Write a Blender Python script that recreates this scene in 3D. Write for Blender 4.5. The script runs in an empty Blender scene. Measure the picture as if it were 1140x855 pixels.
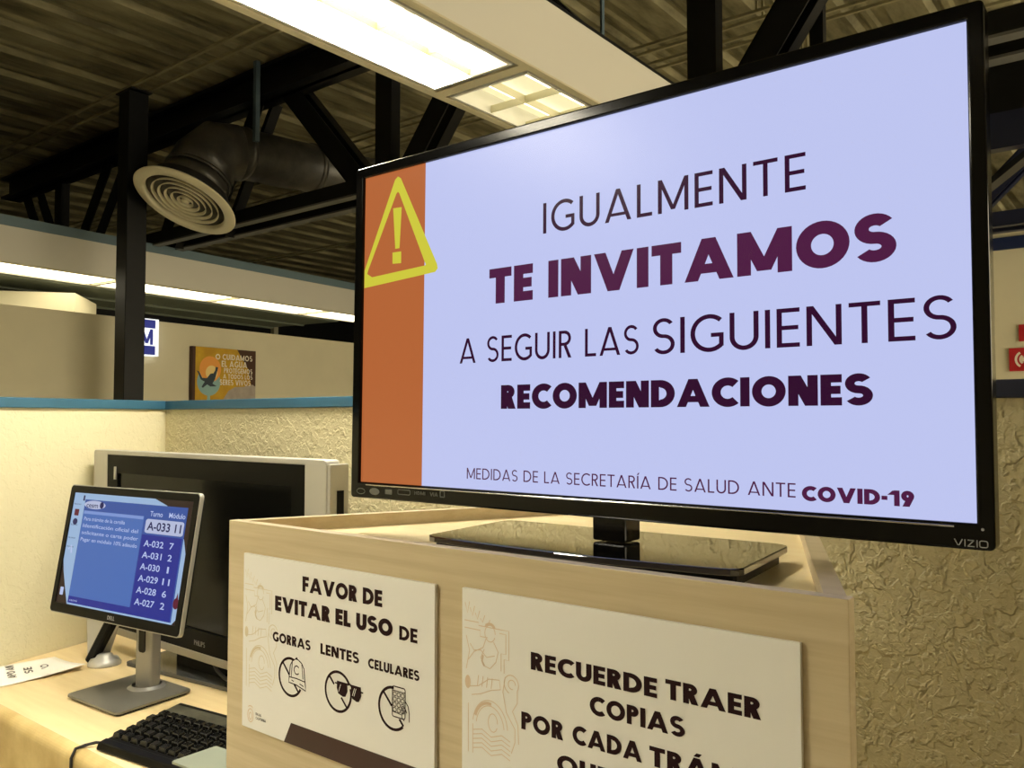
import bpy, bmesh, math, random
from mathutils import Vector, Matrix
random.seed(7)
EYE = 1.63            # all coordinates below are surveyed from the camera's eye level; the floor is at -EYE
COL = bpy.context.scene.collection
PI = math.pi

# ------------------------------------------------------------------ materials
def lin(c):
    return tuple((x/255/12.92) if x/255 <= 0.04045 else ((x/255+0.055)/1.055)**2.4 for x in c)
def mat(name, rgb, rough=0.6, metal=0.0, spec=0.5, emit=None, estr=1.0, coat=0.0,
        noise=0.0, nscale=6.0, nstretch=(1,1,1), rgb2=None, bump=0.0, bscale=30.0, bdist=0.01, bdetail=6.0, bstretch=(1,1,1)):
    m = bpy.data.materials.new(name); m.use_nodes = True
    nt = m.node_tree; b = nt.nodes['Principled BSDF']
    c = lin(rgb)
    b.inputs['Base Color'].default_value = (*c, 1)
    b.inputs['Roughness'].default_value = rough
    b.inputs['Metallic'].default_value = metal
    b.inputs['Specular IOR Level'].default_value = spec
    if coat: b.inputs['Coat Weight'].default_value = coat; b.inputs['Coat Roughness'].default_value = 0.03
    if emit:
        b.inputs['Emission Color'].default_value = (*lin(emit), 1); b.inputs['Emission Strength'].default_value = estr
    if noise or rgb2 or bump:
        tc = nt.nodes.new('ShaderNodeTexCoord')
    if noise or rgb2:
        mp = nt.nodes.new('ShaderNodeMapping'); mp.inputs['Scale'].default_value = nstretch
        nz = nt.nodes.new('ShaderNodeTexNoise'); nz.inputs['Scale'].default_value = nscale; nz.inputs['Detail'].default_value = 6
        nz.inputs['Roughness'].default_value = 0.6
        mx = nt.nodes.new('ShaderNodeMix'); mx.data_type = 'RGBA'
        r = nt.nodes.new('ShaderNodeMapRange'); r.inputs[1].default_value = 0.35; r.inputs[2].default_value = 0.65
        c2 = lin(rgb2) if rgb2 else tuple(x*(1-noise) for x in c)
        mx.inputs[6].default_value = (*c, 1); mx.inputs[7].default_value = (*c2, 1)
        nt.links.new(tc.outputs['Object'], mp.inputs[0]); nt.links.new(mp.outputs[0], nz.inputs['Vector'])
        nt.links.new(nz.outputs[0], r.inputs[0]); nt.links.new(r.outputs[0], mx.inputs[0])
        nt.links.new(mx.outputs[2], b.inputs['Base Color'])
    if bump:
        mp2 = nt.nodes.new('ShaderNodeMapping'); mp2.inputs['Scale'].default_value = bstretch
        n2 = nt.nodes.new('ShaderNodeTexNoise'); n2.inputs['Scale'].default_value = bscale; n2.inputs['Detail'].default_value = bdetail
        bp = nt.nodes.new('ShaderNodeBump'); bp.inputs['Strength'].default_value = bump; bp.inputs['Distance'].default_value = bdist
        nt.links.new(tc.outputs['Object'], mp2.inputs[0]); nt.links.new(mp2.outputs[0], n2.inputs['Vector'])
        nt.links.new(n2.outputs[0], bp.inputs['Height']); nt.links.new(bp.outputs[0], b.inputs['Normal'])
    return m
def stucco(name, rgb, strength, dist, k):
    """hand trowelled skip-trowel plaster: broad ridges + fine grit as relief"""
    m = bpy.data.materials.new(name); m.use_nodes = True
    nt = m.node_tree; b = nt.nodes['Principled BSDF']; L = nt.links.new
    b.inputs['Base Color'].default_value = (*lin(rgb), 1); b.inputs['Roughness'].default_value = 0.75
    b.inputs['Specular IOR Level'].default_value = 0.25
    tc = nt.nodes.new('ShaderNodeTexCoord')
    w = nt.nodes.new('ShaderNodeTexNoise'); w.inputs['Scale'].default_value = 5; w.inputs['Detail'].default_value = 2
    add = nt.nodes.new('ShaderNodeVectorMath'); add.operation = 'MULTIPLY_ADD'
    add.inputs[1].default_value = (0.05, 0.05, 0.05)
    L(tc.outputs['Object'], w.inputs['Vector']); L(w.outputs['Color'], add.inputs[0]); L(tc.outputs['Object'], add.inputs[2])
    def rid(scale, lo, hi, det=3):
        n = nt.nodes.new('ShaderNodeTexNoise'); n.inputs['Scale'].default_value = scale; n.inputs['Detail'].default_value = det
        n.inputs['Distortion'].default_value = 0.35
        r = nt.nodes.new('ShaderNodeMapRange'); r.interpolation_type = 'SMOOTHSTEP'
        r.inputs[1].default_value = lo; r.inputs[2].default_value = hi
        L(add.outputs[0], n.inputs['Vector']); L(n.outputs[0], r.inputs[0]); return r.outputs[0]
    a = rid(12*k, 0.475, 0.525); c = rid(30*k, 0.48, 0.60); d = rid(80*k, 0.3, 0.7)
    m1 = nt.nodes.new('ShaderNodeMath'); m1.operation = 'MULTIPLY_ADD'; m1.inputs[1].default_value = 0.5
    m2 = nt.nodes.new('ShaderNodeMath'); m2.operation = 'MULTIPLY_ADD'; m2.inputs[1].default_value = 0.15
    L(c, m1.inputs[0]); L(a, m1.inputs[2]); L(d, m2.inputs[0]); L(m1.outputs[0], m2.inputs[2])
    bp = nt.nodes.new('ShaderNodeBump'); bp.inputs['Strength'].default_value = strength; bp.inputs['Distance'].default_value = dist
    L(m2.outputs[0], bp.inputs['Height']); L(bp.outputs[0], b.inputs['Normal'])
    return m

M = {}
M['stucco'] = stucco('cream_stucco', (204,194,154), 0.72, 0.0055, 1.7)
M['stuccosoft'] = stucco('cream_stucco_smoother', (214,206,170), 0.4, 0.0022, 1.8)
M['farwall'] = mat('plain_cream_wall', (216,208,178), 0.8, noise=0.06, nscale=2)
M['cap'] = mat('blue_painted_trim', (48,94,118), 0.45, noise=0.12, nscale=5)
M['steel'] = mat('black_steel_paint', (14,15,17), 0.45, spec=0.25, noise=0.4, nscale=9)
M['navysteel'] = mat('navy_steel_paint', (20,26,52), 0.4)
M['litsteel'] = mat('lit_steel_flange', (92,92,90), 0.5, noise=0.25, nscale=8)  # black truss steel lightened to grey for the light on chord undersides
M['deck'] = mat('stained_steel_deck', (160,152,118), 0.5, metal=0.15, rgb2=(88,82,58), nscale=2.2, nstretch=(3,0.6,1), bump=0.2, bscale=20, bdist=0.01)
M['purlin'] = mat('beige_purlin', (150,142,108), 0.5, noise=0.3, nscale=4)
M['floor'] = mat('grey_floor_tile', (205,200,186), 0.4, noise=0.1)
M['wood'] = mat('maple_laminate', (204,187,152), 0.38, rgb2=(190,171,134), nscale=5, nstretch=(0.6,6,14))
M['woodlit'] = mat('maple_laminate_lit', (251,233,186), 0.3, rgb2=(246,224,172), nscale=4, nstretch=(1,10,10))  # cabinet maple made paler for the strong light on its top
M['desk'] = mat('pale_desk_laminate', (230,208,160), 0.33, rgb2=(220,196,146), nscale=3.5, nstretch=(0.7,8,8))
M['deskedge'] = mat('worn_desk_edge', (204,182,126), 0.4, rgb2=(176,150,96), nscale=7, nstretch=(1,1,1))
M['black'] = mat('gloss_black_plastic', (4,4,5), 0.12, spec=0.2)
M['glassblack'] = mat('black_glass', (8,8,8), 0.035, spec=0.9, coat=1.0)
M['satin'] = mat('satin_black_plastic', (8,8,8), 0.4, spec=0.12)
M['bevelglint'] = mat('bevel_glint', (190,190,186), 0.15, metal=1)  # mirror metal for the light caught along the bezel bevel
M['silver'] = mat('silver_plastic', (176,174,166), 0.38, metal=0.35)
M['dellgrey'] = mat('grey_silver_stand', (150,148,142), 0.35, metal=0.5)
M['dellbase'] = mat('dark_silver_base', (122,120,112), 0.34, metal=0.4)
M['greyglass'] = mat('smoked_grey_base', (72,74,74), 0.22, coat=0.4)
M['logogrey'] = mat('grey_badge', (150,150,150), 0.4)
M['stickgrey'] = mat('dull_sticker_grey', (92,94,88), 0.5)
M['paper'] = mat('white_paper', (240,236,226), 0.7)
M['board'] = mat('white_foam_board', (236,234,226), 0.45, coat=0.15)
M['ink'] = mat('dark_maroon_ink', (34,7,12), 0.6, spec=0.15)
M['band'] = mat('brown_maroon_band', (58,18,14), 0.4, rgb2=(46,14,12), nscale=3)
M['tan'] = mat('pale_tan_ink', (221,208,176), 0.5)
M['tan2'] = mat('tan_ink', (221,198,168), 0.5)
M['greyink'] = mat('grey_ink', (84,80,78), 0.6)
M['white'] = mat('white_enamel', (220,218,208), 0.45)
M['troughwhite'] = mat('white_trough_panel', (206,202,190), 0.6)
M['trim'] = mat('beige_trough_trim', (196,186,154), 0.5)
M['gap'] = mat('black_gap', (6,6,6), 0.8)
M['bluegrey'] = mat('blue_grey_cap', (96,116,126), 0.55)
M['greengrey'] = mat('grey_green_sheet_metal', (122,130,118), 0.5, noise=0.2, nscale=5)
M['duct'] = mat('dark_duct_metal', (74,71,64), 0.34, metal=0.2, rgb2=(52,50,46), nscale=7)
M['vent'] = mat('cream_enamel', (226,218,186), 0.4)
M['ventdark'] = mat('vent_throat', (24,22,18), 0.8)
M['strap'] = mat('blue_grey_strap', (70,88,98), 0.6)
M['louver'] = mat('louver_blade', (206,200,170), 0.35, metal=0.2)
LAMP = (255,247,228)
M['lamp'] = mat('lit_diffuser', (255,255,255), 0.5, emit=LAMP, estr=62)
M['lampbright'] = mat('bright_lit_diffuser', (255,255,255), 0.5, emit=LAMP, estr=142)
M['lampdim'] = mat('lit_cell_lens', (150,142,108), 0.4, emit=(250,240,190), estr=0.8)
M['tube'] = mat('lit_tube', (255,255,255), 0.5, emit=(255,244,214), estr=3.2)
M['lampfar'] = mat('far_lit_diffuser', (255,255,255), 0.5, emit=(255,244,210), estr=5.0)
def screenmat(name, rgb, s=1.0):
    m = mat(name, (4,4,4), 0.25, emit=rgb, estr=s, spec=0.12); return m
M['s_white'] = screenmat('screen_lavender', (190,197,240))
M['s_orange'] = screenmat('screen_orange', (184,103,56), 0.95)
M['s_maroon'] = screenmat('screen_maroon', (58,14,54), 0.7)
M['s_maroon2'] = screenmat('screen_plum', (84,30,72), 0.85)
M['s_yellow'] = screenmat('screen_yellow', (205,200,62))
M['d_main'] = screenmat('monitor_blue', (54,82,154))
M['d_panel'] = screenmat('monitor_panel_blue', (72,106,176))
M['d_deep'] = screenmat('monitor_deep_blue', (38,46,138))
M['d_sky'] = screenmat('monitor_sky', (150,178,212))
M['d_brown'] = screenmat('monitor_brown', (48,34,30))
M['d_text'] = screenmat('monitor_text', (178,192,230))
M['d_faint'] = screenmat('monitor_faint_text', (120,146,206))
M['d_hi'] = screenmat('monitor_highlight', (176,184,214))
M['d_navy'] = screenmat('monitor_navy_ink', (30,30,84))
M['d_red'] = screenmat('monitor_dark_red', (92,24,48))
M['tvglass'] = mat('dark_screen_glass', (12,12,10), 0.2, spec=0.14)
M['offbezel'] = mat('dark_olive_bezel', (12,12,10), 0.35, spec=0.06)
M['key'] = mat('black_key', (16,16,15), 0.22)
M['kbsheen'] = mat('keyboard_deck_sheen', (84,82,68), 0.28, rgb2=(50,50,42), nscale=40)  # grey tone paints the reflection on the black keyboard's flat strip
M['cable'] = mat('black_cable', (14,13,13), 0.5)
M['card'] = mat('pale_plastic', (132,138,124), 0.2)
M['p_yellow'] = mat('poster_yellow', (206,166,34), 0.6, rgb2=(186,140,24), nscale=6)
M['p_orange'] = mat('poster_orange', (236,160,70), 0.6)
M['p_cream'] = mat('poster_cream', (244,214,140), 0.6)
M['p_blue'] = mat('poster_pale_blue', (140,178,178), 0.6)
M['p_dark'] = mat('poster_slate', (44,58,70), 0.6)
M['p_brown'] = mat('poster_brown', (70,40,22), 0.6)
M['p_grey'] = mat('poster_grey', (176,164,152), 0.6, noise=0.2, nscale=14)
M['p_white'] = mat('poster_white', (236,228,206), 0.6)
M['red'] = mat('sign_red', (176,22,32), 0.5)
M['signblue'] = mat('sign_blue', (40,48,128), 0.4, emit=(50,60,150), estr=0.5)
M['signwhite'] = mat('sign_lit_white', (240,244,246), 0.4, emit=(236,242,250), estr=0.9)
M['pipe'] = mat('pale_conduit', (150,148,130), 0.45)
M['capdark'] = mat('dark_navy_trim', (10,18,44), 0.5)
M['capnavy'] = mat('dark_blue_trim', (24,38,78), 0.45)

# ------------------------------------------------------------------ mesh builder
class Frame:
    def __init__(s, o, U, V):
        s.o = Vector(o); s.U = Vector(U).normalized(); s.V = Vector(V).normalized(); s.N = s.U.cross(s.V).normalized()
    def __call__(s, u, v, n=0.0): return s.o + s.U*u + s.V*v + s.N*n
class MB:
    def __init__(s, o=(0,0,0)):
        s.o = Vector(o); s.v = []; s.f = []; s.m = []; s.mats = []; s.cur = 0; s.smooth = []; s.sm = False
    def use(s, key):
        if key not in s.mats: s.mats.append(key)
        s.cur = s.mats.index(key); return s
    def add(s, vs, fs):
        b = len(s.v); s.v += [tuple(Vector(p) - s.o) for p in vs]
        for f in fs: s.f.append([b+i for i in f]); s.m.append(s.cur); s.smooth.append(s.sm)
        return s
    def hexa(s, p):   # 8 points: bottom 4 ccw, top 4 ccw
        return s.add(p, [(3,2,1,0),(4,5,6,7),(0,1,5,4),(1,2,6,5),(2,3,7,6),(3,0,4,7)])
    def box(s, x0, x1, y0, y1, z0, z1):
        return s.hexa([(x0,y0,z0),(x1,y0,z0),(x1,y1,z0),(x0,y1,z0),(x0,y0,z1),(x1,y0,z1),(x1,y1,z1),(x0,y1,z1)])
    def fbox(s, F, u0, u1, v0, v1, n0, n1):
        return s.hexa([F(u0,v0,n0),F(u1,v0,n0),F(u1,v1,n0),F(u0,v1,n0),F(u0,v0,n1),F(u1,v0,n1),F(u1,v1,n1),F(u0,v1,n1)])
    def bar(s, a, b, w, h, up=(0,0,1)):
        a, b = Vector(a), Vector(b); d = (b-a).normalized(); sd = d.cross(Vector(up))
        if sd.length < 1e-6: sd = Vector((1,0,0))
        sd.normalize(); u = sd.cross(d).normalized(); sd *= w/2; u *= h/2
        return s.hexa([a-sd-u, a+sd-u, b+sd-u, b-sd-u, a-sd+u, a+sd+u, b+sd+u, b-sd+u])
    def prism(s, F, pts, n0, n1):
        k = len(pts); vs = [F(u,v,n0) for u,v in pts] + [F(u,v,n1) for u,v in pts]
        fs = [tuple(range(k-1,-1,-1)), tuple(range(k,2*k))] + [(i,(i+1)%k,k+(i+1)%k,k+i) for i in range(k)]
        return s.add(vs, fs)
    def poly(s, F, pts, n=0.0): return s.add([F(u,v,n) for u,v in pts], [tuple(range(len(pts)))])
    def ring(s, F, outer, inner, n0, n1):
        k = len(outer); vs = []
        for L, n in ((outer,n0),(inner,n0),(outer,n1),(inner,n1)): vs += [F(u,v,n) for u,v in L]
        fs = []
        for i in range(k):
            j = (i+1) % k
            fs += [(i,j,2*k+j,2*k+i),(k+j,k+i,3*k+i,3*k+j),(2*k+i,2*k+j,3*k+j,3*k+i),(j,i,k+i,k+j)]
        return s.add(vs, fs)
    def ribbon(s, F, pts, w, n=0.0, closed=False):
        P = [Vector(p) for p in pts]; k = len(P); Lf, Rt = [], []
        for i in range(k):
            a = P[(i-1) % k] if (closed or i) else P[i]; c = P[(i+1) % k] if (closed or i < k-1) else P[i]
            d = (c-a); d = d.normalized() if d.length > 1e-9 else Vector((1,0)); nn = Vector((-d.y, d.x))*w/2
            Lf.append(P[i]+nn); Rt.append(P[i]-nn)
        vs = [F(p.x,p.y,n) for p in Lf] + [F(p.x,p.y,n) for p in Rt]
        return s.add(vs, [(i,(i+1)%k,k+(i+1)%k,k+i) for i in range(k if closed else k-1)])
    def tube(s, path, r, n=10):
        P = [Vector(p) for p in path]; rs = r if isinstance(r, (list,tuple)) else [r]*len(P); vs = []
        t0 = (P[1]-P[0]).normalized(); ref = t0.cross(Vector((0,0,1)))
        if ref.length < 1e-4: ref = Vector((1,0,0))
        ref.normalize()
        for i, p in enumerate(P):
            t = (P[min(i+1,len(P)-1)] - P[max(i-1,0)]).normalized()
            ref = (ref - t*ref.dot(t)).normalized(); b = t.cross(ref)
            vs += [p + (ref*math.cos(2*PI*k/n) + b*math.sin(2*PI*k/n))*rs[i] for k in range(n)]
        fs = [(i*n+k, i*n+(k+1)%n, (i+1)*n+(k+1)%n, (i+1)*n+k) for i in range(len(P)-1) for k in range(n)]
        fs += [tuple(range(n-1,-1,-1)), tuple((len(P)-1)*n+k for k in range(n))]
        o = s.sm; s.sm = True; s.add(vs, fs); s.sm = o; return s
    def lathe(s, c, axis, prof, n=40):   # prof: (radius, distance along axis)
        A = Vector(axis).normalized(); e = A.cross(Vector((0,0,1)))
        if e.length < 1e-4: e = Vector((1,0,0))
        e.normalize(); g = A.cross(e); c = Vector(c); vs = []
        for r, h in prof: vs += [c + A*h + (e*math.cos(2*PI*k/n)+g*math.sin(2*PI*k/n))*r for k in range(n)]
        fs = [(i*n+k, i*n+(k+1)%n, (i+1)*n+(k+1)%n, (i+1)*n+k) for i in range(len(prof)-1) for k in range(n)]
        o = s.sm; s.sm = True; s.add(vs, fs); s.sm = o; return s
    def build(s, name, parent=None, bevel=0.0, seg=2, loc=None):
        me = bpy.data.meshes.new(name); me.from_pydata(s.v, [], s.f)
        for k in s.mats: me.materials.append(M[k])
        for p, mi, sm in zip(me.polygons, s.m, s.smooth): p.material_index = mi; p.use_smooth = sm
        bm = bmesh.new(); bm.from_mesh(me)
        if bevel:
            bmesh.ops.remove_doubles(bm, verts=bm.verts, dist=1e-6)
            bmesh.ops.recalc_face_normals(bm, faces=bm.faces)
            ed = [e for e in bm.edges if len(e.link_faces) == 2 and e.calc_face_angle(0) > 0.6]
            bmesh.ops.bevel(bm, geom=ed, offset=bevel, segments=seg, profile=0.5, affect='EDGES', clamp_overlap=True)
        bmesh.ops.recalc_face_normals(bm, faces=bm.faces)
        bm.to_mesh(me); bm.free()
        o = bpy.data.objects.new(name, me); COL.objects.link(o)
        if parent: o.parent = parent
        else: o.location = (s.o.x, s.o.y, s.o.z + EYE)
        return o
def thing(name, label, cat, loc, group=None):
    o = bpy.data.objects.new(name, None); COL.objects.link(o); o.empty_display_size = 0.1
    o.location = (loc[0], loc[1], loc[2]+EYE); o['label'] = label; o['category'] = cat
    if group: o['group'] = group
    o['base'] = loc; return o
def tag(o, label, cat, group=None):
    o['label'] = label; o['category'] = cat
    if group: o['group'] = group
    return o
def struct(o): o['kind'] = 'structure'; return o
def at(t): return MB(tuple(t['base']))
def rrect(u0, u1, v0, v1, r, n=5):
    out = []
    for cx, cy, a in ((u1-r,v0+r,-PI/2),(u1-r,v1-r,0),(u0+r,v1-r,PI/2),(u0+r,v0+r,PI)):
        out += [(cx+r*math.cos(a+PI/2*k/n), cy+r*math.sin(a+PI/2*k/n)) for k in range(n+1)]
    return out
def circ(cx, cy, rx, ry=None, n=36, a0=0.0, a1=2*PI):
    ry = ry or rx; full = abs(a1-a0-2*PI) < 1e-6; k = n if full else n+1
    return [(cx+rx*math.cos(a0+(a1-a0)*i/n), cy+ry*math.sin(a0+(a1-a0)*i/n)) for i in range(k)]
def copy_tree(o, parent=None):
    c = o.copy(); COL.objects.link(c); c.parent = parent
    for ch in list(o.children): copy_tree(ch, c)
    return c

# ------------------------------------------------------------------ drawn lettering (geometric sans capitals; cap height 1, stroke t)
def R_(x0,y0,x1,y1): return [(x0,y0),(x1,y0),(x1,y1),(x0,y1)]
def B_(x0,y0,x1,y1,w): return [(x0-w/2,y0),(x0+w/2,y0),(x1+w/2,y1),(x1-w/2,y1)]
def A_(cx,cy,rx,ry,a0,a1,t,n=22):
    out = []
    for i in range(n):
        q = []
        for a, rr in ((i,0),(i+1,0),(i+1,1),(i,1)):
            an = math.radians(a0+(a1-a0)*a/n); x, y = (rx-t*rr, ry-t*rr)
            q.append((cx+x*math.cos(an), cy+y*math.sin(an)))
        out.append(q)
    return out
def glyph(c, t):
    acc = c in 'ÍÁÉ'
    if acc: P, w = glyph({'Í':'I','Á':'A','É':'E'}[c], t); return P+[B_(w/2-0.02,1.06,w/2+0.1,1.24,max(t*0.9,0.08))], w
    h = t*0.92
    if c == 'I': return [R_(0,0,t,1)], t
    if c == 'L': return [R_(0,0,t,1),R_(0,0,.44+t*.3,h)], .44+t*.3
    if c == 'T': W=.58+t*.4; return [R_(0,1-h,W,1),R_(W/2-t/2,0,W/2+t/2,1)], W
    if c == 'E': W=.47+t*.35; return [R_(0,0,t,1),R_(0,0,W,h),R_(0,1-h,W,1),R_(0,.5-h/2,W*.94,.5+h/2)], W
    if c == 'F': W=.46+t*.35; return [R_(0,0,t,1),R_(0,1-h,W,1),R_(0,.48-h/2,W*.92,.48+h/2)], W
    if c == 'H': W=.68+t*.3; return [R_(0,0,t,1),R_(W-t,0,W,1),R_(0,.5-h/2,W,.5+h/2)], W
    if c == 'N': W=.68+t*.5; d=t*1.25; return [R_(0,0,t,1),R_(W-t,0,W,1),B_(d/2,1,W-d/2,0,d)], W
    if c == 'M': W=.76+t*1.2; d=t*1.0; return [R_(0,0,t,1),R_(W-t,0,W,1),B_(d/2,1,W/2,.08,d),B_(W-d/2,1,W/2,.08,d)], W
    if c == 'A': W=.70+t*1.3; d=t*1.06; return [B_(d/2,0,W/2,1,d),B_(W-d/2,0,W/2,1,d),R_(W*.22,.17,W*.78,.17+h*.85)], W
    if c == 'V': W=.66+t*1.25; d=t*1.06; return [B_(d/2,1,W/2,0,d),B_(W-d/2,1,W/2,0,d)], W
    if c == 'Z': W=.54+t*.3; d=t*1.25; return [R_(0,0,W,h),R_(0,1-h,W,1),B_(d/2,0,W-d/2,1,d)], W
    if c == 'U': W=.64+t*.4; r=W/2; return [R_(0,r,t,1),R_(W-t,r,W,1)]+A_(r,r,r,r+.01,180,360,t), W
    if c == 'O': W=.90+t*.3; return A_(W/2,.5,W/2,.515,0,360,t,36), W
    if c == 'Q': W=.90+t*.3; d=t*1.2; return A_(W/2,.5,W/2,.515,0,360,t,36)+[B_(W*.6,.3,W*.95,-.06,d)], W
    if c == 'C': W=.86+t*.2; r=.5*(.92+t*.3); return A_(r,.5,r,.515,48,312,t,30), W-.1
    if c == 'G': r=.5*(.92+t*.3); x=r+r*math.cos(math.radians(-42)); return A_(r,.5,r,.515,48,318,t,30)+[R_(x-t*.95,.14,x,.5),R_(r+.04,.5-h,x,.5)], x
    if c == 'D': W=.74+t*.3; c0=W-.5; return [R_(0,0,t,1),R_(t*.5,0,c0,h),R_(t*.5,1-h,c0,1)]+A_(c0,.5,.5,.5,-90,90,t,20), W
    if c in 'PRB':
        W=.50+t*.4; hb=.54+t*.12; r=hb/2; c0=W-r; P=[R_(0,0,t,1),R_(t*.5,1-h,c0,1),R_(t*.5,1-hb,c0,1-hb+h)]+A_(c0,1-r,r,r,-90,90,t,16)
        if c == 'R': d=t*1.2; P.append(B_(W-d*.35,0,c0-t*.1,1-hb+h*.6,d)); W+=d*.15
        if c == 'B':
            r2=(1-hb+h)/2; P += [R_(t*.5,0,W-r2,h)]+A_(W+.03-r2,r2,r2,r2,-90,90,t,16)
        return P, W
    if c == 'J': W=.40+t*.3; r=W*.5; return [R_(W-t,r,W,1)]+A_(r,r,r,r,190,360,t,14), W
    if c == 'S':
        t*=.88; W=.50+t*.9; rx=W/2; r=(1.02+t)/4
        return A_(rx,1.01-r,rx*.97,r,32,270,t,20)+A_(rx,r-.01,rx,r,90,-148,t,20), W
    if c == '1': W=.26+t; return [R_(W-t,0,W,1),B_(t*.4,.70,W-t*.6,.98,t*1.3)], W
    if c == '9':
        W=.56+t*.3; r=W/2; d=t*1.25; return A_(r,1-r*1.05,r,r*1.08,0,360,t,26)+[B_(W*.36,0,W-d*.55,.55,d)], W
    if c == '0': W=.6; return A_(W/2,.5,W/2,.51,0,360,t,26), W
    if c == '-': return [R_(0,.36,.30,.36+h)], .30
    return [], .30     # space
def text(mb, F, s, u0, u1, v0, H, t, sp=0.12, n=0.0004, xw=None):
    """capitals set from u0 to u1 on the baseline v0 with cap height H"""
    pol = []; x = 0.0
    for i, ch in enumerate(s):
        P, w = glyph(ch, t)
        if i: x += sp
        pol += [[(x+a, b) for a, b in p] for p in P]; x += w
    k = (u1-u0)/x
    for i, p in enumerate(pol): mb.poly(F, [(u0+a*k, v0+b*H) for a, b in p], n*(1+0.0015*(i % 300)))
def font(mb, F, s, u0, v0, H, width=None, n=0.0004, bold=0.0):
    """mixed case text from the built-in vector font"""
    cu = bpy.data.curves.new('t', 'FONT'); cu.body = s; cu.size = 1.0; cu.offset = bold; cu.resolution_u = 3
    ob = bpy.data.objects.new('t', cu); COL.objects.link(ob)
    dg = bpy.context.evaluated_depsgraph_get(); dg.update(); me = ob.evaluated_get(dg).to_mesh()
    P = [(v.co.x, v.co.y) for v in me.vertices]; fs = [tuple(p.vertices) for p in me.polygons]
    ob.evaluated_get(dg).to_mesh_clear(); bpy.data.objects.remove(ob); bpy.data.curves.remove(cu)
    if not P: return
    x0 = min(p[0] for p in P); x1 = max(p[0] for p in P); ky = H/0.73; kx = (width/(x1-x0)) if width else ky
    mb.add([F(u0+(a-x0)*kx, v0+b*ky, n) for a, b in P], fs)

# ------------------------------------------------------------------ camera
Rv = Vector((0.78598,0.61827,-0.00058)); Uv = Vector((0.02617,-0.03233,0.99913))
Fv = Vector((-0.61768,0.78532,0.0417))
cam = bpy.data.objects.new('camera', bpy.data.cameras.new('camera')); COL.objects.link(cam)
Fv.normalize(); Rv = Fv.cross(Uv).normalized(); Uv = Rv.cross(Fv).normalized()
mw = Matrix((Rv, Uv, -Fv)).transposed().to_4x4(); mw.translation = (0,0,EYE)
cam.matrix_world = mw
cam.data.sensor_fit = 'HORIZONTAL'; cam.data.sensor_width = 36; cam.data.lens = 931.1/1140*36; cam.data.clip_start = 0.02
bpy.context.scene.camera = cam

# ------------------------------------------------------------------ shell
ZF = -EYE
struct(MB((0,0,ZF)).use('floor').box(-17,6,-5,15,ZF-0.1,ZF).build('floor'))
# corrugated roof deck, ribs along Y
def deck():
    b = MB((0,0,2.95)).use('deck'); per = 0.5; x = -17.0; prof = []
    while x < 6.0:
        prof += [(x,2.95),(x+0.20,2.95),(x+0.235,2.99),(x+0.265,2.99),(x+0.29,2.975),(x+0.33,2.975),(x+0.355,2.99),(x+0.44,2.99),(x+0.46,2.95)]
        x += per
    k = len(prof); vs = [(a,-5,z) for a,z in prof]+[(a,15,z) for a,z in prof]
    b.add(vs, [(i,i+1,k+i+1,k+i) for i in range(k-1)])
    b.box(-17,6,-5,15,3.05,3.1)
    return b.build('ceiling')
struct(deck())
# stucco partitions meeting in a corner, 1.71 m high
CX, CY = -3.495, 1.965; LD = Vector((0.259,-0.966,0)).normalized()   # left partition runs this way from the corner
LN = Vector((0.966,0.259,0)).normalized()
capz, capt = 0.080, 0.038
struct(MB((0,CY,ZF)).use('stucco').box(CX-0.12,3.6,CY,CY+0.12,ZF,capz-capt).build('wall_right'))
FL = Frame((CX,CY,ZF), LD, (0,0,1))          # N of this frame
sgn = 1 if FL.N.dot(LN) > 0 else -1
struct(MB((CX,CY,ZF)).use('stuccosoft').fbox(FL,0,5.2,0,capz-capt-ZF,0.0,-0.12*sgn).build('wall_left'))
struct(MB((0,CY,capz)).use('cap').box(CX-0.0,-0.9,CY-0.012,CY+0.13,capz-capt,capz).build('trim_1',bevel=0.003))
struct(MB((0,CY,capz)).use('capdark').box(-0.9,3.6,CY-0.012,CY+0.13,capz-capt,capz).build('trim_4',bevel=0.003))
struct(MB((CX,CY,capz)).use('cap').fbox(FL,0.0,5.2,capz-capt-ZF,capz-ZF,0.012*sgn,-0.13*sgn).build('trim_2',bevel=0.003))
# plain far wall seen over the left partition
FW = Frame((-7.147,2.631,ZF), Vector((-0.444,4.0,0)), (0,0,1)); fs = 1 if FW.N.x > 0 else -1
struct(MB((-7.147,2.631,ZF)).use('farwall').fbox(FW,-5,7.5,0,0.9-ZF,0,-0.14*fs).build('wall_back'))
struct(MB((-10,3.6,ZF)).use('farwall').fbox(Frame((-9.19,3.533,ZF),(0.62,0.78,0),(0,0,1)),0.0,0.75,0,1.19-ZF,0,0.8).build('wall_far'))
# wall far behind on the right with a dark blue rail
struct(MB((0,9,ZF)).use('farwall').box(-9,6,9.0,9.15,ZF,1.86).build('wall_rear'))
struct(MB((0,9,1.6)).use('capnavy').box(-9,6,8.97,9.0,1.585,1.70).build('trim_3'))
struct(MB((0,14.9,ZF)).use('steel').box(-17,6,14.8,14.95,ZF,2.95).build('wall_end'))
struct(MB((-16.9,0,ZF)).use('steel').box(-17,-16.85,-5,15,ZF,2.95).build('wall_side'))

struct(MB((0,-5,ZF)).use('farwall').box(-17,6.15,-5.15,-5.0,ZF,2.95).build('wall_front_blocker'))  # unseen wall added to keep world light off camera-facing surfaces
struct(MB((6,0,ZF)).use('farwall').box(6.0,6.15,-5,2.0,ZF,2.95).build('wall_east_blocker'))   # unseen wall added to block world light; invented opening left past its end
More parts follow.
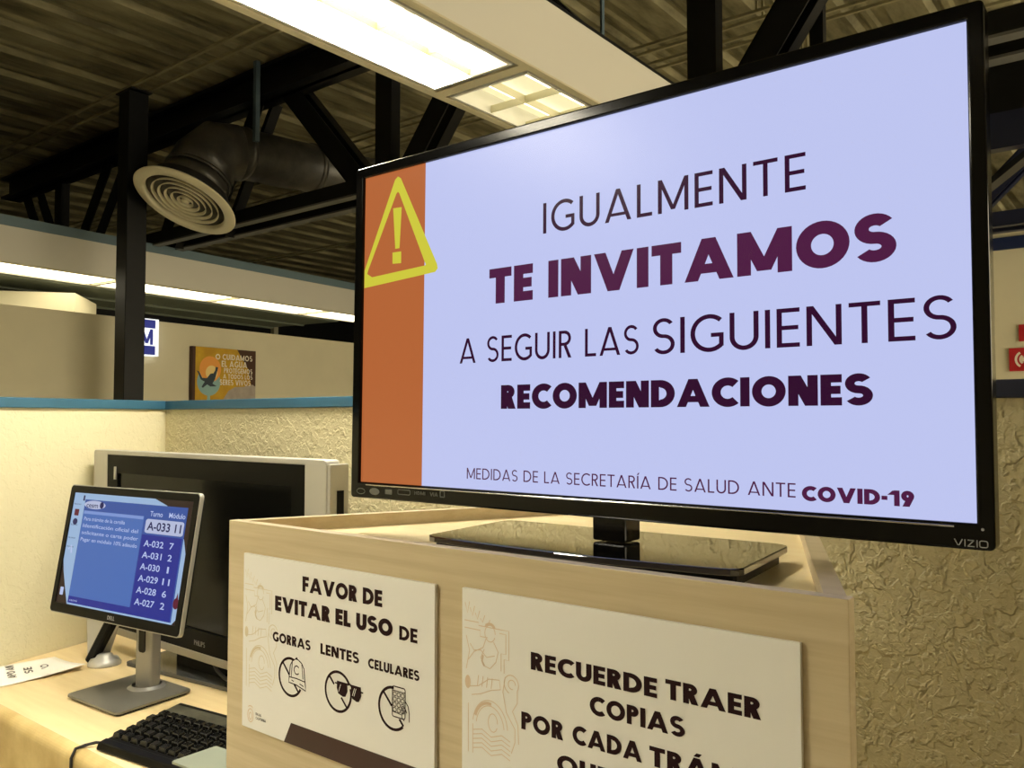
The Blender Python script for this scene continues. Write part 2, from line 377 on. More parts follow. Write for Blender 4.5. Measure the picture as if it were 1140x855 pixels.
# ------------------------------------------------------------------ steel columns and trusses
c = thing('steel_column','square black steel column rising behind the left stucco partition to the roof','column',(-6.74,3.46,ZF))
at(c).use('steel').box(-6.825,-6.655,3.375,3.545,ZF+0.012,2.71).build('shaft',c,bevel=0.006)
at(c).use('steel').box(-6.90,-6.58,3.32,3.60,ZF,ZF+0.012).build('base_plate',c)
at(c).use('steel').box(-6.87,-6.61,3.37,3.55,2.71,2.722).build('cap_plate',c)

def truss(name, label, Y, x0, x1, ms):
    t = thing(name, label, 'roof truss', (x0,Y,1.66)); S = ms
    b = at(t).use(S); b.box(x0,x1,Y-0.02,Y+0.02,2.67,2.93); b.box(x0,x1,Y-0.11,Y+0.11,2.67,2.70); b.box(x0,x1,Y-0.11,Y+0.11,2.90,2.93); b.build('top_chord',t)
    b = at(t).use(S); b.box(x0,x1,Y-0.02,Y,1.68,1.80); b.box(x0,x1,Y+0.27,Y+0.29,1.68,1.80)
    b.use('litsteel' if S == 'steel' else S).box(x0,x1,Y-0.05,Y+0.03,1.665,1.68); b.box(x0,x1,Y+0.20,Y+0.29,1.665,1.68); b.build('bottom_chord',t)
    return t
def web(t, a, b, Y, ms, w=0.17):
    """double angle web member"""
    m = at(t).use(ms)
    d = Vector((b[0]-a[0],0,b[1]-a[1])).normalized(); n = Vector((-d.z,0,d.x))
    A = Vector((a[0],Y,a[1])); B = Vector((b[0],Y,b[1])); 
    def slab(o0,o1,y0,y1):
        P = []
        for yy in (y0,y1):
            for q,o in ((A,o0),(B,o0),(B,o1),(A,o1)): P.append(q+n*o+Vector((0,yy,0)))
        m.hexa(P)
    if abs(a[0]-b[0]) < 0.01: slab(-w/2,w/2,0.03,0.12)
    else:
        slab(-w/2,w/2,0.03,0.042); slab(-w/2,-w/2+0.012,0.03,0.12)
        slab(-w/2,w/2,0.20,0.212); slab(w/2-0.012,w/2,0.12,0.21)
    return m.build('web_member', t)
T1 = truss('roof_truss','black steel roof truss crossing the ceiling nearer the camera, above the round vent',4.177,-11.1,3.2,'steel')
for a, b in [((-9.87,2.7),(-9.87,1.7)),((-7.15,2.7),(-7.15,1.7)),((-4.52,2.7),(-4.52,1.7)),((-1.98,2.7),(-1.98,1.7)),((0.6,2.7),(0.6,1.7)),
             ((-10.75,2.7),(-10.05,1.7)),((-8.7,2.7),(-9.5,1.7)),((-7.0,2.7),(-7.6,1.7)),((-5.7,2.75),(-4.70,1.7)),((-6.05,2.75),(-6.75,1.7)),((-3.52,2.75),(-4.36,1.7)),((-3.2,2.75),(-2.2,1.7)),((-1.05,2.75),(-1.80,1.7)),((-0.6,2.75),(0.4,1.7))]:
    web(T1, a, b, 4.177, 'steel')
T2 = truss('roof_truss','dark navy roof truss farther back, partly hidden behind the nearer truss',8.3,-5.2,4,'navysteel')
for k in range(4):
    x = -5.0+k*2.3
    web(T2,(x,2.7),(x+1.0,1.7),8.3,'navysteel',0.15); web(T2,(x+2.2,2.7),(x+1.2,1.7),8.3,'navysteel',0.15); web(T2,(x+1.1,2.7),(x+1.1,1.7),8.3,'navysteel',0.12)
bm_ = thing('steel_beam','navy steel beam with a black strip for the dark void above, seen right of the television top','beam',(0.8,5.0,1.41))
at(bm_).use('navysteel').box(-1.7,4,4.96,5.04,1.41,1.60).build('lower_flange',bm_)
at(bm_).use('steel').box(-1.7,4,4.98,5.02,1.60,1.86).build('void_strip',bm_)  # black strip fills in the dark void above the beam
at(bm_).use('steel').bar((-0.40,5.1,1.50),(-1.05,5.1,1.02),0.03,0.13,(0,1,0)).build('brace',bm_)
for x in (-1.6,1.5,3.8): at(bm_).use('steel').box(x-0.04,x+0.04,4.97,5.03,1.86,2.96).build('hanger',bm_)
for i, (y, lab) in enumerate([(3.46,'pale beige roof purlin resting on top of the black column'),(5.40,'beige roof purlin just beyond the nearer black truss'),
                              (5.70,'beige roof purlin second beyond the nearer black truss'),(1.0,'beige roof purlin above the near light trough'),
                              (6.28,'beige roof purlin seen right of the television top corner'),(8.6,'beige roof purlin beyond the navy truss')]):
    b = MB((-3,y,2.72)).use('purlin'); w2 = 0.055 if i else 0.075
    for yy in (y-w2, y+w2): b.box(-16.8,4,yy-0.012,yy+0.012,2.724,2.744)
    for xx in (-16.6,-2.12,3.8):
        for yy in (y-w2, y+w2): b.box(xx,xx+0.015,yy-0.007,yy+0.007,2.744,2.96)
    tag(b.build('roof_purlin'), lab, 'purlin', None)

# ------------------------------------------------------------------ near light trough (runs along Y) and its lay-in lights
XL, XR, ZT = -2.300, -1.817, 1.30
t = thing('light_trough','white hanging light trough at top centre with a wide plain side panel','light trough',(-2.05,1.5,ZT))
for nm, x0, x1 in (('side_panel',XR-0.012,XR),('side_panel',XL,XL+0.012)):
    at(t).use('troughwhite').box(x0,x1,-3.2,4.4,ZT+0.004,1.585).build(nm,t)
for x0, x1 in ((XL,XL+0.036),(XR-0.030,XR+0.002)):
    at(t).use('trim').box(x0,x1,-3.2,4.4,ZT-0.004,ZT+0.004).build('bottom_flange',t)
at(t).use('steel').box(XL,XR,-3.2,4.4,1.585,1.60).build('top_cover',t)
b = at(t).use('gap').box(XL+0.014,XR-0.014,-3.2,4.4,1.45,1.455); b.build('inner_pan',t)
FY = [1.15+1.312*k for k in range(-3,3)]
for y in FY: at(t).use('trim').box(XL+0.036,XR-0.030,y-0.072,y-0.020,ZT-0.004,ZT+0.004).build('cross_tee',t)
for y in (-2.6,0.2,3.0):
    for x in (XL+0.05,XR-0.05): at(t).use('strap').box(x-0.005,x+0.005,y-0.01,y+0.01,1.6,3.06).build('hanger',t)

def ceiling_light(x0, x1, y0, y1, z, lit, label, group, rows=5, bright='lamp'):
    f = thing('ceiling_light', label, 'ceiling light', ((x0+x1)/2,(y0+y1)/2,z), group)
    xm = (x0+x1)/2
    b = at(f).use('white'); b.ring(Frame((0,0,z),(1,0,0),(0,1,0)),[(x0,y0),(x1,y0),(x1,y1),(x0,y1)],[(x0+0.012,y0+0.012),(x1-0.012,y0+0.012),(x1-0.012,y1-0.012),(x0+0.012,y1-0.012)],-0.002,0.09)
    b.box(x0,x1,y0,y1,z+0.09,z+0.094); b.build('housing',f)
    for (a0,a1,on) in ((x0+0.012,xm,lit[0]),(xm,x1-0.012,lit[1])):
        d = at(f).use(bright if on else 'lampdim').box(a0,a1,y0+0.012,y1-0.012,z+(0.035 if on else 0.085),z+(0.037 if on else 0.087)); d.build('diffuser',f)
        if not on:
            tb = at(f).use('tube'); q = (a0+a1)/2; tb.tube([(q,y0+0.03,z+0.066),(q,y1-0.03,z+0.066)],0.010,8); tb.build('tube',f)
    for k in range(1, rows):
        yy = y0+(y1-y0)*k/rows
        at(f).use('louver').box(x0+0.012,x1-0.012,yy-0.001,yy+0.001,z+0.002,z+0.034).build('louver',f)
    at(f).use('louver').box(xm-0.001,xm+0.001,y0+0.012,y1-0.012,z+0.002,z+0.034).build('louver',f)
    return f
fx0, fx1 = XL+0.046, XR-0.045
labs = {2:('lay-in ceiling light in the near trough, brightest, with glowing white lens',(True,False)),
        3:('dimmer lay-in ceiling light with yellowish cells just above the television',(False,False))}
for k, y in enumerate(FY):
    if k in (3,4):
        lab, lit = labs[2 if k == 3 else 3]
    else:
        lab, lit = 'lay-in ceiling light of the near trough outside the picture', ((True,True) if k == 1 else (False,False))
    ceiling_light(fx0,fx1,y,y+1.222,ZT,lit,lab,'lay-in lights of the near trough' if k in (0,1,2,5) else None,bright='lampbright' if k == 3 else 'lamp')

# far light trough beyond the left partition
FT = Frame((-7.509,2.757,ZT), Vector((-0.433,4.177,0)), (0,0,1)); sg = -1 if FT.N.x > 0 else 1   # sg*n goes away from the camera
t = thing('light_trough','long white hanging light trough with a blue-grey top edge beyond the left partition','light trough',(-7.509,2.757,ZT))
at(t).use('troughwhite').fbox(FT,-3.0,4.9,0,0.30,0,0.02*sg).build('side_panel',t)
at(t).use('bluegrey').fbox(FT,-3.0,4.9,0.30,0.385,-0.012*sg,0.03*sg).build('top_edge',t)
at(t).use('troughwhite').fbox(FT,-3.0,4.9,0.0,0.30,0.60*sg,0.62*sg).build('side_panel',t)
at(t).use('steel').fbox(FT,-3.0,4.9,0.30,0.31,0.02*sg,0.62*sg).build('top_cover',t)
at(t).use('trim').fbox(FT,-3.0,4.9,-0.004,0.004,0.02*sg,0.07*sg).build('bottom_flange',t)
us = [-2.9,-1.55,-0.2,1.15,2.5,3.85]
for i, u in enumerate(us):
    u1 = min(u+1.31, 4.85)
    lab = ['strip light of the far trough outside the picture','strip light of the far trough outside the picture','far strip light at the left picture edge, left of the black column','far strip light directly right of the black column','far strip light above the yellow poster','far strip light with visible louvers beside the television'][i]
    f = thing('strip_light', lab, 'ceiling light', tuple(FT(u,0,0.3*sg)), 'strip lights of the far trough outside the picture' if i < 2 else None)
    at(f).use('lampfar').fbox(FT,u+0.02,u1,0.012,0.016,0.07*sg,0.59*sg).build('diffuser',f)
    at(f).use('louver').fbox(FT,u-0.02,u+0.02,-0.004,0.02,0.07*sg,0.59*sg).build('end_bracket',f)
b = MB(tuple(FT(0,0,0.7*sg))).use('greengrey'); b.fbox(FT,-3.0,4.6,-0.01,0.28,0.66*sg,1.95*sg); b.fbox(FT,-3.0,4.6,-0.03,-0.01,1.30*sg,1.34*sg); b.fbox(FT,-3.0,4.6,-0.03,-0.01,1.91*sg,1.95*sg)
for u in (-2.8,-2.2): b.fbox(FT,u,u+0.03,0.28,1.76,1.3*sg,1.32*sg)
tag(b.build('air_duct'),'flat grey-green sheet metal duct running along the far side of the long trough','duct')

# ------------------------------------------------------------------ round diffuser on its duct
DC = Vector((-6.16,3.595,1.737)); DN = Vector((0.034,-0.454,-0.89)).normalized(); r = 0.415
v = thing('air_vent','round cream air diffuser with concentric rings on a dark elbow duct','air vent',tuple(DC))
at(v).use('vent').lathe(DC,DN,[(r*0.77,-0.05),(r*0.78,0.006),(r*0.82,0.018),(r*0.985,0.004),(r,0.0),(r*0.985,-0.012),(r*0.77,-0.05)],56).build('outer_flange',v)
for k, q in enumerate((0.655,0.53,0.405,0.28,0.155)):
    at(v).use('vent').lathe(DC,DN,[(r*(q-0.075),-0.085),(r*(q-0.02),-0.012),(r*q,0.004),(r*(q+0.012),0.0),(r*(q-0.012),-0.02),(r*(q-0.067),-0.088),(r*(q-0.075),-0.085)],48).build('vent_ring',v)
at(v).use('vent').lathe(DC,DN,[(0.0,0.004),(r*0.07,0.002),(r*0.08,-0.02),(0,-0.03)],24).build('center_cone',v)
at(v).use('ventdark').lathe(DC,DN,[(0.0,-0.12),(r*0.77,-0.12),(r*0.77,-0.05)],40).build('throat',v)
d = thing('air_duct','dark round metal duct with an elbow carrying the round cream diffuser','duct',tuple(DC-DN*0.4))
A0 = DC-DN*0.03; A1 = DC-DN*0.26; A2 = DC-DN*0.40; EL = DC-DN*0.52+Vector((0.02,0.05,0.02))
at(v).use('duct').tube([DC-DN*0.022,DC-DN*0.13],[0.335,0.300],36).build('collar',v)
nk = at(d).use('duct').tube([DC-DN*0.131,A1],[0.292,0.265],36).build('neck',d)
at(d).use('duct').tube([A1+DN*0.01,A2,EL,EL+Vector((0.03,0.16,0.02))],[0.27,0.265,0.25,0.23],36).build('elbow',d)
E1 = EL+Vector((0.03,0.12,0.02))
at(d).use('duct').tube([E1,E1+Vector((0.16,2.4,0.10))],0.215,36).build('duct_run',d); drn = [o for o in d.children if o.name.startswith('duct_run')][0]
for yy in (0.05,0.75,1.5):
    q = E1+Vector((0.16,2.4,0.10))*(yy/2.4); at(d).use('duct').tube([q,q+Vector((0,0.05,0.002))],0.226,36).build('joint_band',drn)
at(d).use('strap').box(-5.87,-5.83,4.015,4.055,2.28,3.06).build('hanger_strap',d)
at(d).use('duct').lathe(A1,DN,[(0.268,-0.012),(0.276,-0.012),(0.276,0.012),(0.268,0.012)],36).build('joint_band',nk)

# ------------------------------------------------------------------ things on and behind the far walls
PF = Frame((-7.338,4.353,0.11), FW.U, (0,0,1)); pw, ph = 0.757, 0.585; q = 1 if PF.N.x > 0 else -1
p = thing('poster','yellow poster board with a sun, pale blue disc and white lettering on the far wall','poster',tuple(PF(pw/2,0,0)))
b = at(p).use('p_brown').fbox(PF,0,pw,0,ph,0.0,0.05*q); n = 0.0515*q
b.use('p_yellow').poly(PF,[(0.03,0),(pw,0),(pw,ph),(0.03,ph)],n)
n2 = 0.0525*q; n3 = 0.0535*q; n4 = 0.0545*q
b.use('p_brown').poly(PF,[(0.52,ph),(pw,ph),(pw,0.20),(0.70,0.24),(0.66,0.40),(0.58,0.50)],n2)
b.use('p_blue').poly(PF,circ(0.185,0.25,0.135),n2)
b.use('p_orange').poly(PF,circ(0.20,0.375,0.125),n3)
b.use('p_cream').poly(PF,circ(0.215,0.34,0.07),n4)
b.use('p_grey').poly(PF,[(0.34,0.0),(0.36,0.09),(0.42,0.17),(0.50,0.21),(0.60,0.215),(0.72,0.24),(pw,0.22),(pw,0)],n3)
b.use('p_blue').poly(PF,[(0.17,0.12),(0.20,0.12),(0.21,0.0),(0.155,0.0)],n2)
n5 = 0.0555*q
b.use('p_dark').poly(PF,[(0.04,0.355),(0.07,0.345),(0.105,0.285),(0.16,0.285),(0.20,0.33),(0.235,0.335),(0.255,0.365),(0.26,0.40),(0.29,0.395),(0.275,0.345),(0.255,0.28),(0.225,0.235),(0.275,0.21),(0.20,0.205),(0.165,0.225),(0.115,0.19),(0.10,0.20),(0.135,0.25),(0.09,0.27),(0.06,0.33)],n5)
b.use('p_white')
for s_, u0, u1, v0, H in (('CUIDAMOS',0.34,0.70,0.475,0.055),('EL AGUA',0.33,0.64,0.405,0.06),('PROTEGEMOS',0.36,0.70,0.345,0.05),('A TODOS LOS',0.35,0.70,0.29,0.045),('SERES VIVOS',0.31,0.68,0.225,0.055)):
    text(b,PF,s_,u0,u1,v0,H,0.2,0.12,n5)
b.ribbon(PF,circ(0.285,0.50,0.022,n=16),0.012,n5,True)
b.build('printed_panel',p)
# blue lit sign with a white M half hidden by the column
SF = Frame((-7.245,3.52,0.57), FW.U, (0,0,1)); q = 1 if SF.N.x > 0 else -1
s = thing('sign','blue sign with a white letter M half hidden behind the black column','sign',tuple(SF(0.2,0,0)))
b = at(s).use('signwhite').fbox(SF,0.22,0.455,0,0.335,0,0.07*q); n = 0.0715*q
b.use('signblue').poly(SF,[(0.24,0.01),(0.42,0.01),(0.42,0.09),(0.24,0.09)],n); b.poly(SF,[(0.24,0.25),(0.42,0.25),(0.42,0.325),(0.24,0.325)],n);
b.use('signwhite'); b.use('signblue'); text(b,SF,'M',0.27,0.395,0.10,0.14,0.24,n=0.073*q); b.build('lit_face',s)
# red fire alarm sign on the far right wall
RF = Frame((-1.168,8.995,0.44), (1,0,0), (0,0,1))
s = thing('sign','red square sign with white sound-wave arcs on the wall right of the television','sign',(-1.07,8.995,0.44))
b = at(s).use('red').fbox(RF,0,0.22,0,0.215,0,0.012); b.build('panel',s)
b = at(s).use('p_white')
for k, rr in enumerate((0.04,0.075)):
    b.ribbon(RF,circ(0.13,0.107,rr,n=14,a0=PI*0.68,a1=PI*1.32),0.02,0.014); b.ribbon(RF,circ(0.10,0.107,rr,n=14,a0=-PI*0.32,a1=PI*0.32),0.02,0.014)
b.poly(RF,circ(0.115,0.107,0.02,n=16),0.014); b.build('wave_symbol',s)
RF2 = Frame((-1.085,8.995,0.715), (1,0,0), (0,0,1))
s = thing('sign','small plain red sign above the sound-wave sign on the far wall','sign',(-1.0,8.995,0.715))
b = at(s).use('red').fbox(RF2,0,0.2,0,0.155,0,0.012); b.build('panel',s)
b = at(s).use('p_white'); b.ribbon(RF2,rrect(0.07,0.13,0.04,0.11,0.01),0.012,0.014,True); b.build('symbol',s)
# conduits over the far walls
b = MB((-1,9.05,1.94)).use('pipe').tube([(-4,9.11,1.95),(-1.9,9.11,1.96),(-1.3,9.11,1.945),(-0.6,9.11,1.97),(2,9.11,1.95)],0.013,8)
for x in (-3.2,0.9): b.box(x-0.01,x+0.01,9.10,9.12,1.86,1.95)
tag(b.build('conduit'),'upper wavy pale conduit above the dark rail on the far right wall','conduit')
tag(MB((-1,9.05,1.86)).use('pipe').tube([(-4,9.03,1.874),(-1.4,9.03,1.876),(-1.1,9.03,1.873),(0.5,9.03,1.876),(2,9.03,1.874)],0.014,8).build('conduit'),'lower pale conduit resting along the far right wall top','conduit')
for i,(u,n_,lab) in enumerate(((2.05,-3.0,'thin pale upright post over the far wall, nearest the black column'),(2.35,-3.3,'second thin pale upright post over the far wall'),(5.6,-3.1,'pale upright post over the far wall near the television edge'))):
    a = FW(u,0,n_*fs); b = MB((a.x,a.y,0.0)).use('pipe').box(a.x-0.04,a.x+0.04,a.y-0.04,a.y+0.04,ZF,1.9); tag(b.build('post'),lab,'post')

# ------------------------------------------------------------------ maple cabinet with raised rim
ZR, ZP = -0.168, -0.190
def sx(y, side): return (-1.236+(y-0.810)*0.455) if side < 0 else (-0.2395-(y-0.810)*0.392)
y0, y1, th = 0.810, 1.50, 0.020
cab = thing('display_cabinet','tall pale maple cabinet with a raised rim, carrying the large television','cabinet',(-0.74,1.1,ZF))
at(cab).use('wood').box(sx(y0,-1),sx(y0,1),y0,y0+0.018,ZF,ZR).build('front_panel',cab,bevel=0.001)
for s_ in (-1,1):
    a = sx(y0+0.018,s_); b_ = sx(y1,s_); o = -s_*0.022
    at(cab).use('wood').hexa([(a,y0+0.018,ZF),(a+o,y0+0.018,ZF),(b_+o,y1,ZF),(b_,y1,ZF),(a,y0+0.018,ZR),(a+o,y0+0.018,ZR),(b_+o,y1,ZR),(b_,y1,ZR)]).build('side_panel',cab)
at(cab).use('wood').box(sx(y1,-1),sx(y1,1),y1,y1+0.018,ZF,ZR).build('rear_panel',cab)
a, c_ = y0+0.018, y1
at(cab).use('woodlit').hexa([(sx(a,-1)+.022,a,ZP-0.018),(sx(a,1)-.022,a,ZP-0.018),(sx(c_,1)-.022,c_,ZP-0.018),(sx(c_,-1)+.022,c_,ZP-0.018),
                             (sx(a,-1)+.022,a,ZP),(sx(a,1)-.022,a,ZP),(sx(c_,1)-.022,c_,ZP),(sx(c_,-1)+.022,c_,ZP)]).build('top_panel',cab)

# ------------------------------------------------------------------ signs on the cabinet front
K = 0.8045/0.868
def sign_frame(x, z): return Frame((x*K, 0.81-0.0055, z*K), (1,0,0), (0,0,1))
S1 = sign_frame(-1.2790,-0.2335); n1 = 0.0004
class SF_:   # measured sheet coordinates scaled onto the board
    def __init__(s, F): s.F = F
    def __call__(s, u, v, n=0.0): return s.F(u*K, v*K, n)
G1 = SF_(S1)
sg1 = thing('sign','white board asking to avoid caps, glasses and phones, on the cabinet left','sign',(-1.0,0.8045,-0.45))
at(sg1).use('board').fbox(G1,0,0.458,-0.2965,0.0,-0.0055,0.0).build('board',sg1,bevel=0.0006)
b = at(sg1).use('ink')
text(b,G1,'FAVOR DE',0.163,0.351,-0.0462,0.0245,0.26,0.065,n1)
text(b,G1,'EVITAR EL USO',0.0908,0.3733,-0.0865,0.0245,0.285,0.055,n1)
text(b,G1,'DE',0.3872,0.4242,-0.0876,0.0203,0.24,0.08,n1)
b.build('heading',sg1); b = at(sg1).use('ink')
text(b,G1,'GORRAS',0.0856,0.1852,-0.1380,0.0160,0.245,0.075,n1)
b.build('caption',sg1); b = at(sg1).use('ink')
text(b,G1,'LENTES',0.2097,0.3008,-0.1383,0.0166,0.245,0.075,n1)
b.build('caption',sg1); b = at(sg1).use('ink')
text(b,G1,'CELULARES',0.3209,0.4286,-0.1400,0.0145,0.245,0.075,n1)
b.build('caption',sg1)
def slash_ring(b, cx, cy, r_, gap):
    b.ribbon(G1,circ(cx,cy,r_,n=44,a0=gap[0],a1=gap[1]),0.0042,n1)
    for a0, a1 in gap[2]:
        d = 0.7071; b.ribbon(G1,[(cx-d*r_*a0,cy+d*r_*a0),(cx-d*r_*a1,cy+d*r_*a1)],0.0036,n1)
b = at(sg1).use('ink'); slash_ring(b,0.1345,-0.189,0.030,(math.radians(75),math.radians(330),((1,0.15),(-0.45,-1))))
cp = [(0.131,-0.189),(0.1335,-0.170),(0.139,-0.162),(0.147,-0.1575),(0.153,-0.1575),(0.163,-0.162),(0.169,-0.170),(0.171,-0.186)]
b.ribbon(G1,cp,0.0018,n1); b.ribbon(G1,[(0.131,-0.189),(0.130,-0.198),(0.150,-0.199),(0.174,-0.204),(0.173,-0.196),(0.171,-0.186)],0.0018,n1)
b.ribbon(G1,[(0.131,-0.189),(0.150,-0.1885),(0.171,-0.190)],0.0016,n1); b.ribbon(G1,[(0.139,-0.163),(0.1365,-0.188)],0.0014,n1); b.ribbon(G1,[(0.163,-0.162),(0.1665,-0.187)],0.0014,n1)
b.ribbon(G1,circ(0.1505,-0.175,0.0068,n=14,a0=0.7,a1=5.6),0.0017,n1); b.ribbon(G1,[(0.137,-0.193),(0.143,-0.1945)],0.0015,n1); b.ribbon(G1,[(0.158,-0.1955),(0.168,-0.198)],0.0015,n1); b.poly(G1,circ(0.150,-0.1565,0.0022,n=10),n1)
b.build('prohibition_icon',sg1)
b = at(sg1).use('ink'); slash_ring(b,0.2530,-0.1890,0.030,(math.radians(35),math.radians(378),((1,0.45),(-0.35,-1))))
def lens(x0,x1,yt,yb): return [(x0,yt),(x1,yt),(x1+0.0008,yt-(yt-yb)*0.55),(x1-0.004,yb+0.001),((x0+x1)/2+0.002,yb),(x0+0.003,yb+0.003),(x0-0.0004,yt-(yt-yb)*0.5)]
b.poly(G1,lens(0.2505,0.2745,-0.1725,-0.1945),n1*1.5); b.poly(G1,lens(0.2830,0.3055,-0.1725,-0.1960),n1*1.5)
b.ribbon(G1,[(0.2745,-0.1745),(0.2790,-0.1725),(0.2835,-0.1745)],0.0036,n1); b.ribbon(G1,[(0.2455,-0.1765),(0.2505,-0.1765)],0.0022,n1); b.ribbon(G1,[(0.3055,-0.180),(0.3105,-0.180)],0.0022,n1)
b.use('board')
for x in (0.2560,0.2880,0.2915): b.ribbon(G1,[(x-0.0012,-0.1885),(x+0.0035,-0.1765)],0.0012,n1*2.2)
b.build('prohibition_icon',sg1)
b = at(sg1).use('ink'); slash_ring(b,0.3755,-0.1890,0.030,(math.radians(88),math.radians(312),((1,0.15),(-0.6,-1))))
b.ribbon(G1,rrect(0.3735,0.4000,-0.2000,-0.1565,0.003,3),0.0016,n1,True); b.ribbon(G1,[(0.3735,-0.1625),(0.4000,-0.1625)],0.0012,n1); b.ribbon(G1,[(0.3735,-0.1930),(0.3920,-0.1945)],0.0012,n1)
for i in range(3):
    for j in range(4): b.ribbon(G1,rrect(0.3755+i*0.0082,0.3815+i*0.0082,-0.1700-j*0.0075,-0.1645-j*0.0075,0.0012,2),0.0011,n1,True)
b.ribbon(G1,[(0.393,-0.1955),(0.396,-0.190),(0.3925,-0.186),(0.395,-0.1815),(0.3995,-0.184),(0.4035,-0.190)],0.0015,n1); b.ribbon(G1,[(0.400,-0.174),(0.406,-0.180),(0.4085,-0.190),(0.4085,-0.202)],0.0015,n1); b.ribbon(G1,[(0.393,-0.1955),(0.394,-0.199),(0.3985,-0.202)],0.0015,n1)
b.build('prohibition_icon',sg1)
at(sg1).use('band').prism(G1,[(0.137,-0.2625),(0.458,-0.2625),(0.458,-0.2965),(0.119,-0.2965)],0.0,0.0006).build('footer_band',sg1)
def ornament(b, G, v_off, key, key2):
    """faint line drawing of a heraldic border: rays, figure, scrolls, waves"""
    b.use(key); n = 0.0003; w = 0.0011
    def L(pts, ww=w): b.ribbon(G,[(u,v+v_off) for u,v in pts],ww,n)
    for k in range(5): x = 0.010+k*0.009; L([(x-0.004,-0.016-k*0.006),(x,-0.030-k*0.003),(x+0.004,-0.014-k*0.005)])
    L([(0.005,-0.040),(0.030,-0.040),(0.030,-0.044),(0.066,-0.044),(0.082,-0.044),(0.082,-0.082),(0.074,-0.082),(0.074,-0.100)])
    L([(0.005,-0.050),(0.033,-0.050),(0.033,-0.058),(0.046,-0.058)]); L([(0.066,-0.049),(0.077,-0.049),(0.077,-0.075),(0.069,-0.075),(0.069,-0.098)])
    L(circ(0.050,-0.052,0.009,0.011,n=16)); L([(0.043,-0.060),(0.038,-0.072),(0.022,-0.080),(0.012,-0.092)]); L([(0.056,-0.062),(0.064,-0.074),(0.060,-0.088),(0.050,-0.098),(0.040,-0.096),(0.034,-0.086),(0.040,-0.074)])
    L([(0.015,-0.070),(0.022,-0.078),(0.034,-0.076),(0.044,-0.084),(0.058,-0.080)])
    L(circ(0.086,-0.112,0.012,n=20,a0=-0.6,a1=4.4)); L(circ(0.087,-0.112,0.006,n=14,a0=0,a1=5.0)); L([(0.076,-0.104),(0.072,-0.124),(0.078,-0.150),(0.092,-0.168),(0.092,-0.185),(0.086,-0.200)]); L([(0.096,-0.118),(0.096,-0.134),(0.088,-0.146),(0.097,-0.162),(0.098,-0.186)])
    L([(0.012,-0.128),(0.030,-0.124),(0.048,-0.112),(0.066,-0.110),(0.068,-0.122),(0.052,-0.126),(0.034,-0.134),(0.018,-0.138)])
    for k in range(4): L([(0.030+k*0.008,-0.110),(0.028+k*0.008,-0.124)])
    L(circ(0.050,-0.176,0.030,0.036,n=24,a0=0.1,a1=3.0)); L(circ(0.050,-0.176,0.024,0.029,n=24,a0=0.1,a1=3.0)); L(circ(0.055,-0.168,0.008,0.012,n=14))
    for k in range(5): L([(0.020,-0.184-k*0.006),(0.036,-0.180-k*0.006),(0.052,-0.187-k*0.006),(0.070,-0.181-k*0.006),(0.084,-0.186-k*0.006)])
    L([(0.020,-0.176),(0.020,-0.215)]); L([(0.012,-0.150),(0.012,-0.215)]); L([(0.008,-0.060),(0.014,-0.080),(0.008,-0.105)])
    b.use(key2); b.poly(G,[(u,v+v_off) for u,v in circ(0.011,-0.122,0.005,0.009,n=14)],n); L(circ(0.050,-0.045,0.008,0.006,n=10,a0=0.2,a1=2.9),0.003); L([(0.038,-0.082),(0.036,-0.090),(0.040,-0.096)],0.003)
    L(circ(0.048,-0.174,0.025,0.030,n=16,a0=1.4,a1=2.8),0.004)
b = at(sg1); ornament(b,G1,-0.012,'tan','tan'); b.build('border_ornament',sg1)
b = at(sg1).use('tan2'); b.ribbon(G1,circ(0.0255,-0.274,0.008,0.011,n=18),0.0016,n1,True); b.ribbon(G1,circ(0.0255,-0.275,0.004,0.006,n=12),0.0016,n1,True); b.ribbon(G1,circ(0.0255,-0.261,0.006,0.003,n=10,a0=0,a1=PI),0.0016,n1)
b.use('greyink'); text(b,G1,'BAJA',0.0405,0.0560,-0.2705,0.0045,0.2,0.12,n1); text(b,G1,'CALIFORNIA',0.0406,0.0690,-0.2770,0.0042,0.2,0.12,n1); b.build('emblem',sg1)

S2 = sign_frame(-0.770,-0.234); G2 = SF_(S2)
sg2 = thing('sign','white board reminding visitors to bring copies, on the right of the cabinet front','sign',(-0.5,0.8045,-0.45))
at(sg2).use('board').fbox(G2,0,0.4645,-0.2965,0.003,-0.0055,0.0).build('board',sg2,bevel=0.0006)
b = at(sg2).use('ink')
for s_, a0, a1, v0, H in (('RECUERDE',0.118,0.299,-0.0862,0.0222),('TRAER',0.3096,0.422,-0.0842,0.0222),('COPIAS',0.2073,0.3334,-0.1232,0.0222),('POR',0.1026,0.1680,-0.1645,0.0222),('CADA',0.182,0.2786,-0.1640,0.0222),
                          ('TRÁMITE',0.2885,0.448,-0.1640,0.0222),('QUE REALICE',0.1586,0.405,-0.2045,0.0222)):
    text(b,G2,s_,a0,a1,v0,H,0.25,0.085,n1)
b.build('lettering',sg2)
b = at(sg2); ornament(b,G2,0.0,'tan2','tan2'); b.build('border_ornament',sg2)

